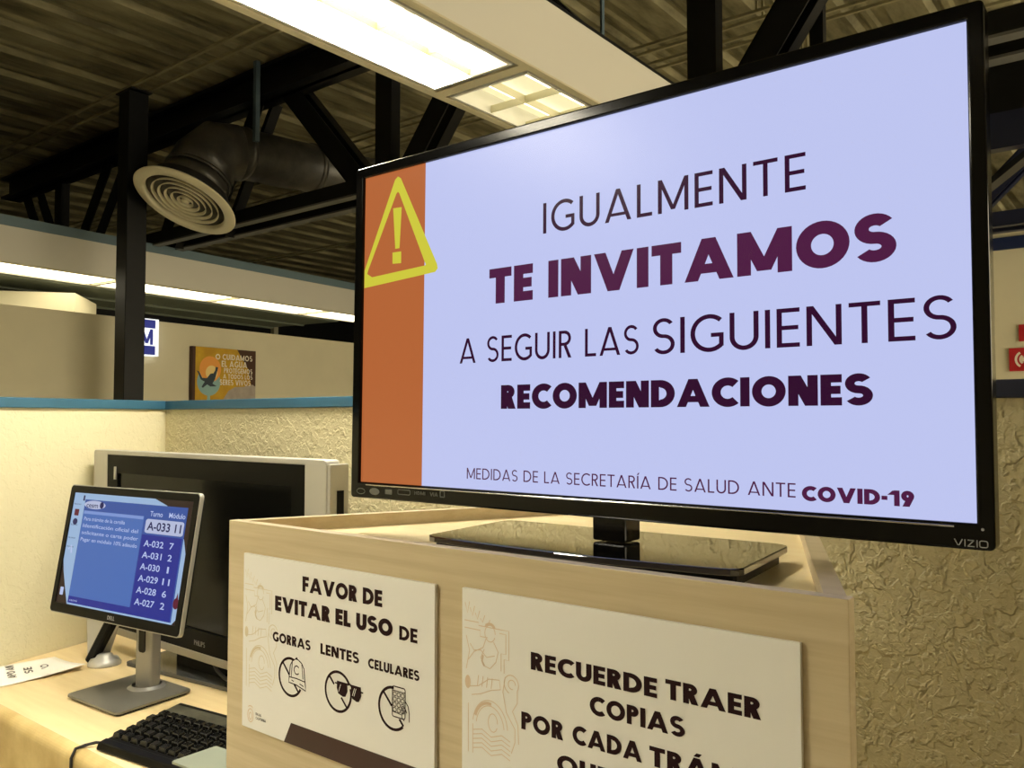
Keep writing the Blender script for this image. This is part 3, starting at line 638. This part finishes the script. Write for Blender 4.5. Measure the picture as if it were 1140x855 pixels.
# ------------------------------------------------------------------ large television
TF = Frame((-1.0870,0.9657,-0.1063), (1,0,0), (0,0.0124,0.99992)); W_, H_ = 0.93, 0.5231
tv = thing('television','large flat television showing a health notice, standing on the maple cabinet','television',(-0.62,0.98,ZP))
b = at(tv).use('black')
b.ring(TF, rrect(-0.0195,W_+0.0165,-0.0268,H_+0.0175,0.006), rrect(0,W_,0,H_,0.0008), -0.022, 0.006); bez = b.build('bezel',tv,bevel=0.0025,seg=3)
b = at(tv).use('satin').prism(TF, rrect(0.005,W_-0.012,-0.005,H_-0.005,0.006), -0.046, -0.020)
b.prism(TF, rrect(0.10,W_-0.10,0.0,0.40,0.03), -0.075, -0.045); b.build('back_housing',tv,bevel=0.003)
b = at(tv).use('s_white').fbox(TF,0,W_,0,H_,-0.004,0.0); e = 0.0004
b.use('s_orange').poly(TF,[(0,0),(0.144,0),(0.144,H_),(0,H_)],e*0.6)
b.use('s_yellow')
ot = [(0.0075,0.332),(0.168,0.3415),(0.1735,0.3465),(0.172,0.354),(0.087,0.508),(0.080,0.5125),(0.073,0.508),(0.0008,0.362),(0.0008,0.3317)]
it = [(0.020,0.3485),(0.145,0.3545),(0.147,0.356),(0.1455,0.3585),(0.0835,0.4835),(0.080,0.4865),(0.0765,0.4835),(0.0105,0.3625),(0.0075,0.3555)]
for i in range(9): j = (i+1)%9; b.poly(TF,[ot[i],ot[j],it[j],it[i]],e)
b.poly(TF,[(0.0694,0.4600),(0.0898,0.4590),(0.0858,0.3905),(0.0758,0.3905)],e); b.poly(TF,[(0.0694,0.3850),(0.0899,0.3845),(0.0901,0.3648),(0.0697,0.3660)],e)
b.use('s_maroon')
text(b,TF,'IGUALMENTE',0.3814,0.7600,0.3735,0.0445,0.12,0.175,e)
text(b,TF,'A SEGUIR LAS',0.2226,0.5385,0.1920,0.0385,0.122,0.145,e)
text(b,TF,'SIGUIENTES',0.5590,0.9146,0.1900,0.0460,0.12,0.145,e)
text(b,TF,'RECOMENDACIONES',0.3055,0.8310,0.1212,0.0352,0.285,0.07,e)
b.use('s_maroon2')
text(b,TF,'TE INVITAMOS',0.2811,0.8576,0.2795,0.0533,0.285,0.075,e)
text(b,TF,'MEDIDAS DE LA SECRETARÍA DE SALUD ANTE',0.2396,0.7444,0.0152,0.0165,0.115,0.15,e)
text(b,TF,'COVID-19',0.7516,0.8710,0.0124,0.0168,0.28,0.07,e)
b.build('screen',tv)
# stickers printed along the lower left bezel and the maker's badge
b = at(tv).use('stickgrey'); nn = 0.0063
b.ribbon(TF,circ(0.007,-0.0155,0.010,0.0045,n=18),0.0012,nn,True); b.poly(TF,circ(0.0405,-0.0145,0.012,0.0058,n=20),nn); b.poly(TF,rrect(0.066,0.082,-0.0175,-0.0095,0.001,2),nn)
b.ribbon(TF,rrect(0.096,0.124,-0.016,-0.0085,0.002,2),0.0012,nn,True); text(b,TF,'HDMI',0.134,0.158,-0.0145,0.0055,0.2,0.15,nn); text(b,TF,'VIA',0.168,0.185,-0.0150,0.0060,0.15,0.12,nn)
b.ribbon(TF,rrect(0.190,0.199,-0.0150,-0.0060,0.0005,2),0.0016,nn,True); b.build('sticker_strip',bez)
b = at(tv).use('logogrey')
u0, u1, v0, H = 0.9097, 0.9397, -0.0238, 0.0072
def bl(pts, w=0.0011): b.ribbon(TF,pts,w,nn)
bl([(u0,v0+H),(u0+0.0030,v0+0.001),(u0+0.0042,v0+0.001),(u0+0.0072,v0+H)]); bl([(u0+0.0095,v0),(u0+0.0095,v0+H)])
bl([(u0+0.0120,v0+H-0.0005),(u0+0.0178,v0+H-0.0005)]); bl([(u0+0.0178,v0+H-0.0005),(u0+0.0120,v0+0.0005)]); bl([(u0+0.0120,v0+0.0005),(u0+0.0182,v0+0.0005)])
bl([(u0+0.0205,v0),(u0+0.0205,v0+H)]); b.ribbon(TF,rrect(u0+0.0228,u0+0.0300,v0+0.0004,v0+H-0.0004,0.0018,3),0.0011,nn,True)
b.build('brand_badge',bez)
at(tv).use('bevelglint').fbox(TF,0.02,W_-0.02,-0.0050,-0.0030,0.0055,0.0080).build('bevel_glint',bez,bevel=0.0006)  # thin lip added as the glint on the lower bezel bevel
b = at(tv).use('logogrey'); b.poly(TF,circ(0.9355,-0.0055,0.0016,n=10),nn); b.build('power_light',bez)
at(tv).use('black').box(-0.629,-0.577,0.978,1.020,-0.166,-0.118).build('stand_neck',tv,bevel=0.003)
BF = Frame((-0.625,0.985,ZP), Vector((1,0.03,0)), Vector((-0.10,1,0)))
def plate(hw, y0_, y1_, bow, r_):
    P = []; n_ = 12
    for k in range(n_+1):
        s_ = -1+2*k/n_; P.append((s_*(hw-r_), y0_-bow*(1-s_*s_)))
    P += [(hw-r_+r_*math.sin(a), y0_+r_-r_*math.cos(a)) for a in (0.5,1.0,1.4)] + [(hw, y1_-r_)] + [(hw-r_+r_*math.cos(a), y1_-r_+r_*math.sin(a)) for a in (0.5,1.0,PI/2)]
    P += [(-hw+r_-r_*math.sin(a), y1_-r_+r_*math.cos(a)) for a in (0,0.5,1.0,1.4)] + [(-hw, y0_+r_)] + [(-hw+r_-r_*math.cos(a), y0_+r_-r_*math.sin(a)) for a in (0.5,1.0)]
    return P
b = at(tv).use('glassblack').prism(BF, plate(0.236,-0.105,0.120,0.016,0.022), 0.014, 0.0225); b.build('stand_base',tv,bevel=0.0015)
at(tv).use('satin').prism(BF, plate(0.226,-0.098,0.112,0.014,0.018), 0.0, 0.014).build('stand_foot',tv)

# ------------------------------------------------------------------ counter desk along the partitions
ZD = -0.88; dx1 = -1.50; DY = 1.085
desk = thing('counter_desk','pale laminate counter with a worn rounded front edge along the left partition','desk',(-2.4,1.5,ZF))
def wallx(y): return CX + (y-CY)*(LD.x/LD.y)
b = at(desk).use('desk').hexa([(wallx(DY)+.002,DY,ZD-0.035),(dx1,DY,ZD-0.035),(dx1,CY-0.002,ZD-0.035),(wallx(CY)+.004,CY-0.002,ZD-0.035),(wallx(DY)+.002,DY,ZD),(dx1,DY,ZD),(dx1,CY-0.002,ZD),(wallx(CY)+.004,CY-0.002,ZD)])
b.build('worktop',desk)
b = at(desk).use('deskedge'); n_ = 8; rr = 0.0335; P = []
for k in range(n_+1):
    a = PI/2*k/n_; P.append((DY-rr*math.sin(a), ZD-rr+rr*math.cos(a)))
P += [(DY-rr, ZD-0.045),(DY, ZD-0.045)]
YZ = Frame((wallx(DY)+0.012,0,0),(0,1,0),(0,0,1)); b.prism(YZ, P, 0.0, dx1-wallx(DY)-0.012); b.build('front_edge',desk)
at(desk).use('deskedge').box(wallx(DY)+0.016,dx1,DY-0.0325,DY-0.014,ZF,ZD-0.045).build('front_panel',desk)
at(desk).use('desk').box(dx1-0.02,dx1,DY,CY-0.004,ZF,ZD-0.035).build('end_panel',desk)

# ------------------------------------------------------------------ grey monitor showing queue numbers
cy_ = 1.34; kk = cy_/1.25
DCn = Vector((-2.4645,1.25,-0.404))*kk; w_, h_ = 0.628*kk, 0.3905*kk; ya, ti = math.radians(6.4), math.radians(9.45)
DU = Vector((math.cos(ya),math.sin(ya),0)); nb = Vector((-math.sin(ya),math.cos(ya),0)); DV = Vector((0,0,math.cos(ti)))+nb*math.sin(ti)
DF = Frame(DCn-DU*w_/2-DV*h_/2, DU, DV)
mo = thing('monitor','tilted computer monitor with a blue queue number screen on a grey stand','monitor',(-2.63,1.38,ZD))
bz = 0.024; bot = 0.030
b = at(mo).use('satin').ring(DF, rrect(0,w_,0,h_,0.012), rrect(bz,w_-bz,bot,h_-bz,0.001), -0.012, 0.0); bezm = b.build('bezel',mo,bevel=0.002)
b = at(mo).use('silver').ring(DF, rrect(-0.003,w_+0.003,-0.003,h_+0.003,0.014), rrect(0.001,w_-0.001,0.001,h_-0.001,0.012), -0.017, -0.003); b.build('silver_rim',mo,bevel=0.001)
b = at(mo).use('satin').prism(DF, rrect(0.012,w_-0.012,0.012,h_-0.012,0.012), -0.034, -0.012); b.prism(DF, rrect(w_*0.3,w_*0.7,h_*0.2,h_*0.75,0.02), -0.055, -0.034); b.build('back_cover',mo,bevel=0.002)
sw, sh = w_-2*bz, h_-bz-bot
class Scr:
    def __call__(s, u, v, n=0.0): return DF(bz+u*sw, h_-bz-v*sh, n-0.0035)
Sc = Scr(); b = at(mo)
def rect_(key, u0, v0, u1, v1, n): b.use(key).poly(Sc,[(u0,v0),(u1,v0),(u1,v1),(u0,v1)],n)
b.use('d_brown').fbox(Sc,0,1,0,1,-0.002,0.0)
b.use('d_sky').poly(Sc,[(0,0),(0.70,0),(0.80,0.05),(0.90,0.16),(0.97,0.32),(1.0,0.45),(1.0,0.95),(0.97,1.0),(0.10,1.0),(0.07,0.9),(0.02,0.72),(0,0.62)],0.0002)
rect_('d_main',0.105,0.055,0.965,0.985,0.0004)
rect_('d_deep',0.64,0.31,0.955,0.985,0.0006); rect_('d_deep',0.105,0.92,0.64,0.985,0.0006)
rect_('d_panel',0.108,0.155,0.635,0.925,0.0007); rect_('d_faint',0.112,0.158,0.63,0.185,0.0008)
b.use('d_hi').poly(Sc,rrect(0.655,0.955,0.175,0.295,0.02,4),0.0009)
b.use('d_hi').poly(Sc,circ(0.20,0.10,0.095,0.038,n=26),0.0008)
class Tx:   # right way up text frame on the screen (v measured downwards)
    def __init__(s): pass
    def __call__(s, u, v, n=0.0): return Sc(u, -v, n)
Tq = Tx()
b.use('d_navy'); font(b,Tq,'cesm',0.125,-0.125,0.045,0.105,0.001,0.01); b.poly(Sc,circ(0.262,0.098,0.018,0.03,n=14),0.0010); font(b,Tq,'A-033 11',0.672,-0.268,0.072,0.265,0.0012,0.02)
b.use('d_text'); font(b,Tq,'Turno',0.680,-0.150,0.045,0.100,0.001,0.01); font(b,Tq,'Módulo',0.830,-0.150,0.045,0.125,0.001,0.01)
for i, (tn, md) in enumerate((('A-032','7'),('A-031','2'),('A-030','1'),('A-029','11'),('A-028','6'),('A-027','2'))):
    v_ = 0.385+i*0.0975; font(b,Tq,tn,0.667,-v_-0.022,0.055,0.155,0.001,0.012)
    wd = 0.014 if md == '1' else (0.055 if md == '11' else 0.032)
    font(b,Tq,md,0.885-wd/2,-v_-0.022,0.055,wd,0.001,0.012)
for i, s_ in enumerate(('Para trámite de la cartilla','Identificación oficial del','solicitante o carta poder','Pagar en módulo 10% adeudo')):
    font(b,Tq,s_,0.125,-0.245-i*0.062,0.034,(0.36,0.48,0.49,0.49)[i],0.001,0.004)
font(b,Tq,'cesmi',0.118,-0.968,0.022,0.07,0.001)
b.use('d_navy')
for v_ in (0.11,0.30,0.42,0.50): font(b,Tq,'Icono',0.012+0.0,-v_,0.016,0.06,0.0006)
b.use('d_red').poly(Sc,rrect(0.025,0.065,0.15,0.21,0.004,2),0.0006); b.poly(Sc,circ(0.982,0.83,0.022,0.045,n=16),0.0008); b.poly(Sc,[(0.975,0.80),(0.985,0.74),(0.995,0.80)],0.0008)
b.use('d_navy').poly(Sc,circ(0.045,0.265,0.022,0.03,n=14),0.0006); b.poly(Sc,rrect(0.085,0.10,0.02,0.07,0.004,2),0.0006)
b.use('d_text').poly(Sc,rrect(0.02,0.05,0.86,0.93,0.005,2),0.0006); b.ribbon(Sc,[(0.03,0.52),(0.05,0.48),(0.06,0.55)],0.012,0.0006)
b.build('screen',mo)
b = at(mo).use('logogrey'); text(b,DF,'DELL',w_*0.48,w_*0.535,0.009,0.012,0.2,0.1,0.0006); b.build('brand_badge',bezm)
NX = Vector((-2.636,1.432,0))
nf = Frame((NX.x,NX.y,ZD), DU, nb)
b = at(mo).use('dellgrey').prism(nf, rrect(-0.042,0.042,-0.016,0.022,0.008), 0.012, 0.42); nkm = b.build('stand_neck',mo)
b = at(mo).use('black'); b.prism(Frame(nf(0,-0.0165,0.0), DU, (0,0,1)), rrect(-0.020,0.012,0.125,0.24,0.010), -0.004, 0.0025); b.build('cable_slot',nkm)
b = at(mo).use('satin').bar(nf(0,0.0,0.36),DF(w_/2,h_*0.45,-0.05),0.09,0.09); b.build('tilt_joint',mo)
bf = Frame((-2.627,1.370,ZD), Vector((1,0.04,0)), Vector((-0.115,1,0)))
b = at(mo).use('dellbase').prism(bf, rrect(-0.150,0.150,-0.132,0.132,0.018), 0.006, 0.014); b.build('stand_base',mo,bevel=0.002)
at(mo).use('satin').prism(bf, rrect(-0.142,0.142,-0.124,0.124,0.016), 0.0, 0.006).build('base_pad',mo)
at(mo).use('dellgrey').lathe((NX.x,NX.y,ZD),(0,0,1),[(0.060,0.0135),(0.052,0.018),(0.046,0.022)],28).build('neck_collar',nkm)

# ------------------------------------------------------------------ second television, switched off, behind the monitor
PX0, PX1, PZ0, PZ1, PY = -3.350, -1.934, -0.812, -0.120, 1.585
tp = thing('television','switched-off dark television in a silver frame, behind the blue monitor','television',(-2.65,1.62,ZD))
pf = Frame((PX0,PY,PZ0),(1,0,0),(0,0,1)); pw, ph = PX1-PX0, PZ1-PZ0
b = at(tp).use('silver').ring(pf, rrect(0,pw,0,ph,0.012), [(0.108 if u < pw/2 else pw-0.100, 0.028 if v < ph/2 else ph-0.017) for u, v in rrect(0,pw,0,ph,0.012)], -0.05, 0.0); sfr = b.build('silver_frame',tp,bevel=0.003)
b = at(tp).use('offbezel').ring(pf, [(0.108,0.028),(pw-0.100,0.028),(pw-0.100,ph-0.017),(0.108,ph-0.017)], [(0.185,0.10),(pw-0.165,0.10),(pw-0.165,ph-0.085),(0.185,ph-0.085)], -0.03, -0.002); inb = b.build('inner_bezel',tp)
at(tp).use('tvglass').fbox(pf,0.185,pw-0.165,0.10,ph-0.085,-0.03,-0.010).build('screen',tp)
at(tp).use('silver').fbox(pf,0.165,0.178,ph-0.11,ph-0.062,-0.002,0.002).build('corner_light_bar',tp)
b = at(tp).use('satin').fbox(pf,0.03,pw-0.004,0.02,ph-0.02,-0.088,-0.05); b.build('back_housing',tp,bevel=0.004)
b = at(tp).use('silver').fbox(pf,pw-0.002,pw+0.012,0.01,ph-0.012,-0.075,-0.004); b.build('side_cover',tp,bevel=0.003)
b = at(tp).use('satin').fbox(pf,pw+0.012,pw+0.014,ph-0.16,ph-0.09,-0.055,-0.03); b.fbox(pf,pw+0.012,pw+0.014,ph-0.24,ph-0.19,-0.055,-0.03); b.build('port_cover',sfr)
b = at(tp).use('logogrey'); text(b,pf,'PHILIPS',0.735,0.800,0.050,0.017,0.2,0.12,0.0002); b.build('brand_badge',inb)
b = at(tp).use('satin').box(-2.80,-2.50,1.63,1.68,ZD+0.015,PZ0+0.12); b.build('stand_neck',tp)
q = Frame((-2.675,1.66,ZD), Vector((1,0.11,0)), Vector((-0.11,1,0)))
at(tp).use('greyglass').prism(q, rrect(-0.30,0.36,-0.105,0.105,0.02), 0.0, 0.014).build('stand_base',tp,bevel=0.002)
tag(MB((-2.4,1.58,ZD)).use('cable').tube([(-2.53,1.606,ZD+0.065),(-2.49,1.592,ZD+0.055),(-2.42,1.575,ZD+0.046),(-2.28,1.585,ZD+0.03),(-2.1,1.62,ZD+0.024),(-1.8,1.75,ZD+0.006),(-1.55,1.8,ZD+0.006)],0.006,8).build('cable'),'thicker black cable lying over the dark television base','cable')
tag(MB((-2.4,1.60,ZD)).use('cable').tube([(-2.49,1.64,ZD+0.05),(-2.46,1.63,ZD+0.035),(-2.38,1.61,ZD+0.024),(-2.25,1.60,ZD+0.022),(-2.05,1.66,ZD+0.006),(-1.7,1.8,ZD+0.005)],0.004,8).build('cable'),'thin black cable behind the thicker one on the television base','cable')

# ------------------------------------------------------------------ slanted speaker with a round silver foot
sp = thing('desk_speaker','slanted black and silver speaker with a round silver foot, left of the monitor stand','speaker',(-3.07,1.49,ZD))
b = at(sp).use('satin').bar((-3.085,1.463,ZD+0.004),(-2.985,1.500,ZD+0.185),0.036,0.036,(0.3,-1,0)); b.build('front_grille',sp,bevel=0.008)
b = at(sp).use('silver').hexa([(-3.125,1.468,ZD+0.004),(-3.092,1.492,ZD+0.004),(-3.075,1.525,ZD+0.004),(-3.108,1.515,ZD+0.004),(-3.150,1.470,ZD+0.185),(-3.010,1.520,ZD+0.185),(-3.010,1.548,ZD+0.185),(-3.130,1.515,ZD+0.185)]); b.build('silver_body',sp,bevel=0.008)
b = at(sp).use('silver').lathe((-3.035,1.488,ZD),(0,0,1),[(0.0,0.0),(0.056,0.0),(0.056,0.006),(0.046,0.022),(0.030,0.027),(0.026,0.036),(0.016,0.040),(0.0,0.041)],32); b.build('round_foot',sp)

# ------------------------------------------------------------------ paper sheet
pts = [(-3.024,1.406),(-3.270,1.412),(-3.320,1.20),(-3.037,1.147)]
def sheet():
    o = Vector((-3.17,1.29,ZD)); b = MB(tuple(o)).use('paper'); n_ = 12; top = []
    A = Vector((-3.012,1.412)); B = Vector((-3.272,1.418)); D = Vector((-3.050,1.090)); C = Vector((-3.320,1.100))
    for i in range(n_+1):
        for j in range(n_+1):
            u, v = i/n_, j/n_; p_ = (A*(1-u)+B*u)*(1-v)+(D*(1-u)+C*u)*v
            curl = 0.022*max(0,1-(u*1.1+v*1.0))**2
            top.append((p_.x, p_.y, ZD+0.0015+curl))
    k = n_+1; b.sm = True
    bot_ = [(x,y,z-0.0012) for x,y,z in top]
    b.add(top+bot_, [(i*k+j,(i+1)*k+j,(i+1)*k+j+1,i*k+j+1) for i in range(n_) for j in range(n_)] + [(k*k+i*k+j,k*k+i*k+j+1,k*k+(i+1)*k+j+1,k*k+(i+1)*k+j) for i in range(n_) for j in range(n_)] +
          [(i,i+1,k*k+i+1,k*k+i) for i in range(n_)] + [(i*k,(i+1)*k,k*k+(i+1)*k,k*k+i*k) for i in range(n_)] + [(n_*k+j,n_*k+j+1,k*k+n_*k+j+1,k*k+n_*k+j) for j in range(n_)] + [(i*k+n_,(i+1)*k+n_,k*k+(i+1)*k+n_,k*k+i*k+n_) for i in range(n_)])
    b.use('greyink'); b.sm = False
    fr = Frame((-3.135,1.325,ZD+0.0026), Vector((-0.98,-0.2,0)), Vector((0.2,-0.98,0)))
    fr2 = Frame((-3.110,1.33,ZD+0.0026), Vector((-0.80,0.25,0)), Vector((-0.25,-0.95,0)))
    for k_, (s_, a0, a1) in enumerate((('NO',0.0,0.085),('SE',0.0,0.080),('APOYAN',-0.03,0.14))):
        text(b,fr2,s_,a0,a1,-0.005+0.052*k_,0.026,0.2,0.12,0.0002)
    return b.build('paper_sheet')
tag(sheet(),'white printed paper sheet with a curled corner lying on the counter','paper')

# ------------------------------------------------------------------ keyboard
KR = math.radians(7)
kf = Frame((-2.268,1.092,ZD), Vector((math.cos(KR),math.sin(KR),0)), Vector((-math.sin(KR)-0.20,math.cos(KR),0)))
kb = thing('keyboard','black computer keyboard with dusty keys at the counter front','keyboard',(-2.0,1.25,ZD))
kw, kd = 0.60, 0.315
b = at(kb).use('satin'); zf, zb_ = 0.020, 0.030
b.hexa([kf(0,0,0.002),kf(kw,0,0.002),kf(kw,kd,0.002),kf(0,kd,0.002),kf(0.004,0.006,zf),kf(kw-0.004,0.006,zf),kf(kw-0.004,kd-0.003,zb_),kf(0.004,kd-0.003,zb_)]); b.build('case',kb,bevel=0.004)
b = at(kb).use('kbsheen').hexa([kf(0.012,0.242,0.0265),kf(kw-0.02,0.242,0.0265),kf(kw-0.02,0.29,0.0285),kf(0.012,0.29,0.0285),kf(0.012,0.242,0.0305),kf(kw-0.02,0.242,0.0305),kf(kw-0.02,0.29,0.0320),kf(0.012,0.29,0.0320)]); b.build('function_strip',kb)
b = at(kb).use('satin').hexa([kf(0.0,0.0,0.003),kf(kw,0.0,0.003),kf(kw,0.036,0.003),kf(0.0,0.036,0.003),kf(0.004,0.006,0.022),kf(kw-0.004,0.006,0.022),kf(kw-0.004,0.034,0.024),kf(0.004,0.034,0.024)]); b.build('front_rest',kb,bevel=0.004)
proto = None; kp = 0.0385
for r_ in range(5):
    for c_ in range(15):
        off = (0,0.006,0.010,0.019,0.0)[r_]
        u = 0.010+c_*kp-off*0.5+ (0.01 if r_ else 0); v = 0.046+r_*kp
        if u+0.03 > kw: continue
        h = 0.0215+0.0095*v/kd
        o = kf(u,v,h)
        if proto is None:
            b = MB((0,0,0)).use('key'); F0 = Frame((0,0,0),kf.U,kf.V); s_ = 0.0335; i_ = 0.005
            b.hexa([F0(0,0,-0.004),F0(s_,0,-0.004),F0(s_,s_,-0.004),F0(0,s_,-0.004),F0(i_,i_*0.7,0.011),F0(s_-i_,i_*0.7,0.011),F0(s_-i_,s_-i_*1.2,0.012),F0(i_,s_-i_*1.2,0.012)])
            k_ = b.build('key',kb,bevel=0.0022); proto = k_
        else:
            k_ = proto.copy(); COL.objects.link(k_); k_.parent = kb
        k_.location = o - Vector(tuple(kb['base']))
b = at(kb).use('cable').tube([tuple(kf(0.004,0.025,0.012)),(-2.292,1.105,ZD+0.012),(-2.312,1.085,ZD+0.006),(-2.315,1.062,ZD+0.003),(-2.308,1.048,ZD-0.016),(-2.300,1.044,ZD-0.05),(-2.29,1.044,ZD-0.15),(-2.28,1.044,ZD-0.4)],0.0042,8); b.build('cable',kb)
cf = Frame((-1.948,1.235,ZD+0.0455), Vector((1,0.10,0)), Vector((-0.12,-1,0)))
b = MB((-1.90,1.2,ZD+0.045)).use('card'); 
b.prism(Frame((-1.922,1.108,ZD+0.0475), Vector((1,0.10,0)), Vector((-0.0,1,0))), rrect(0,0.20,0,0.122,0.006), 0.0, 0.006)
tag(b.build('plastic_tray',bevel=0.001),'pale translucent plastic tray lying on the keyboard beside the cabinet','tray')

# ------------------------------------------------------------------ light
w = bpy.data.worlds.new('world'); bpy.context.scene.world = w; w.use_nodes = True
bg = w.node_tree.nodes['Background']; bg.inputs[0].default_value = (*lin((255,240,205)),1); bg.inputs[1].default_value = 6.0  # strong world is added fill light, let in by the invented side opening
sc = bpy.context.scene
for o in list(sc.objects):
    if 'base' in o: del o['base']
sc.view_settings.view_transform = 'Standard'; sc.view_settings.look = 'None'; sc.view_settings.gamma = 1.0
sc.view_settings.use_curve_mapping = False; sc.view_settings.exposure = 0.0
sc.cycles.max_bounces = 8; sc.cycles.use_denoising = True
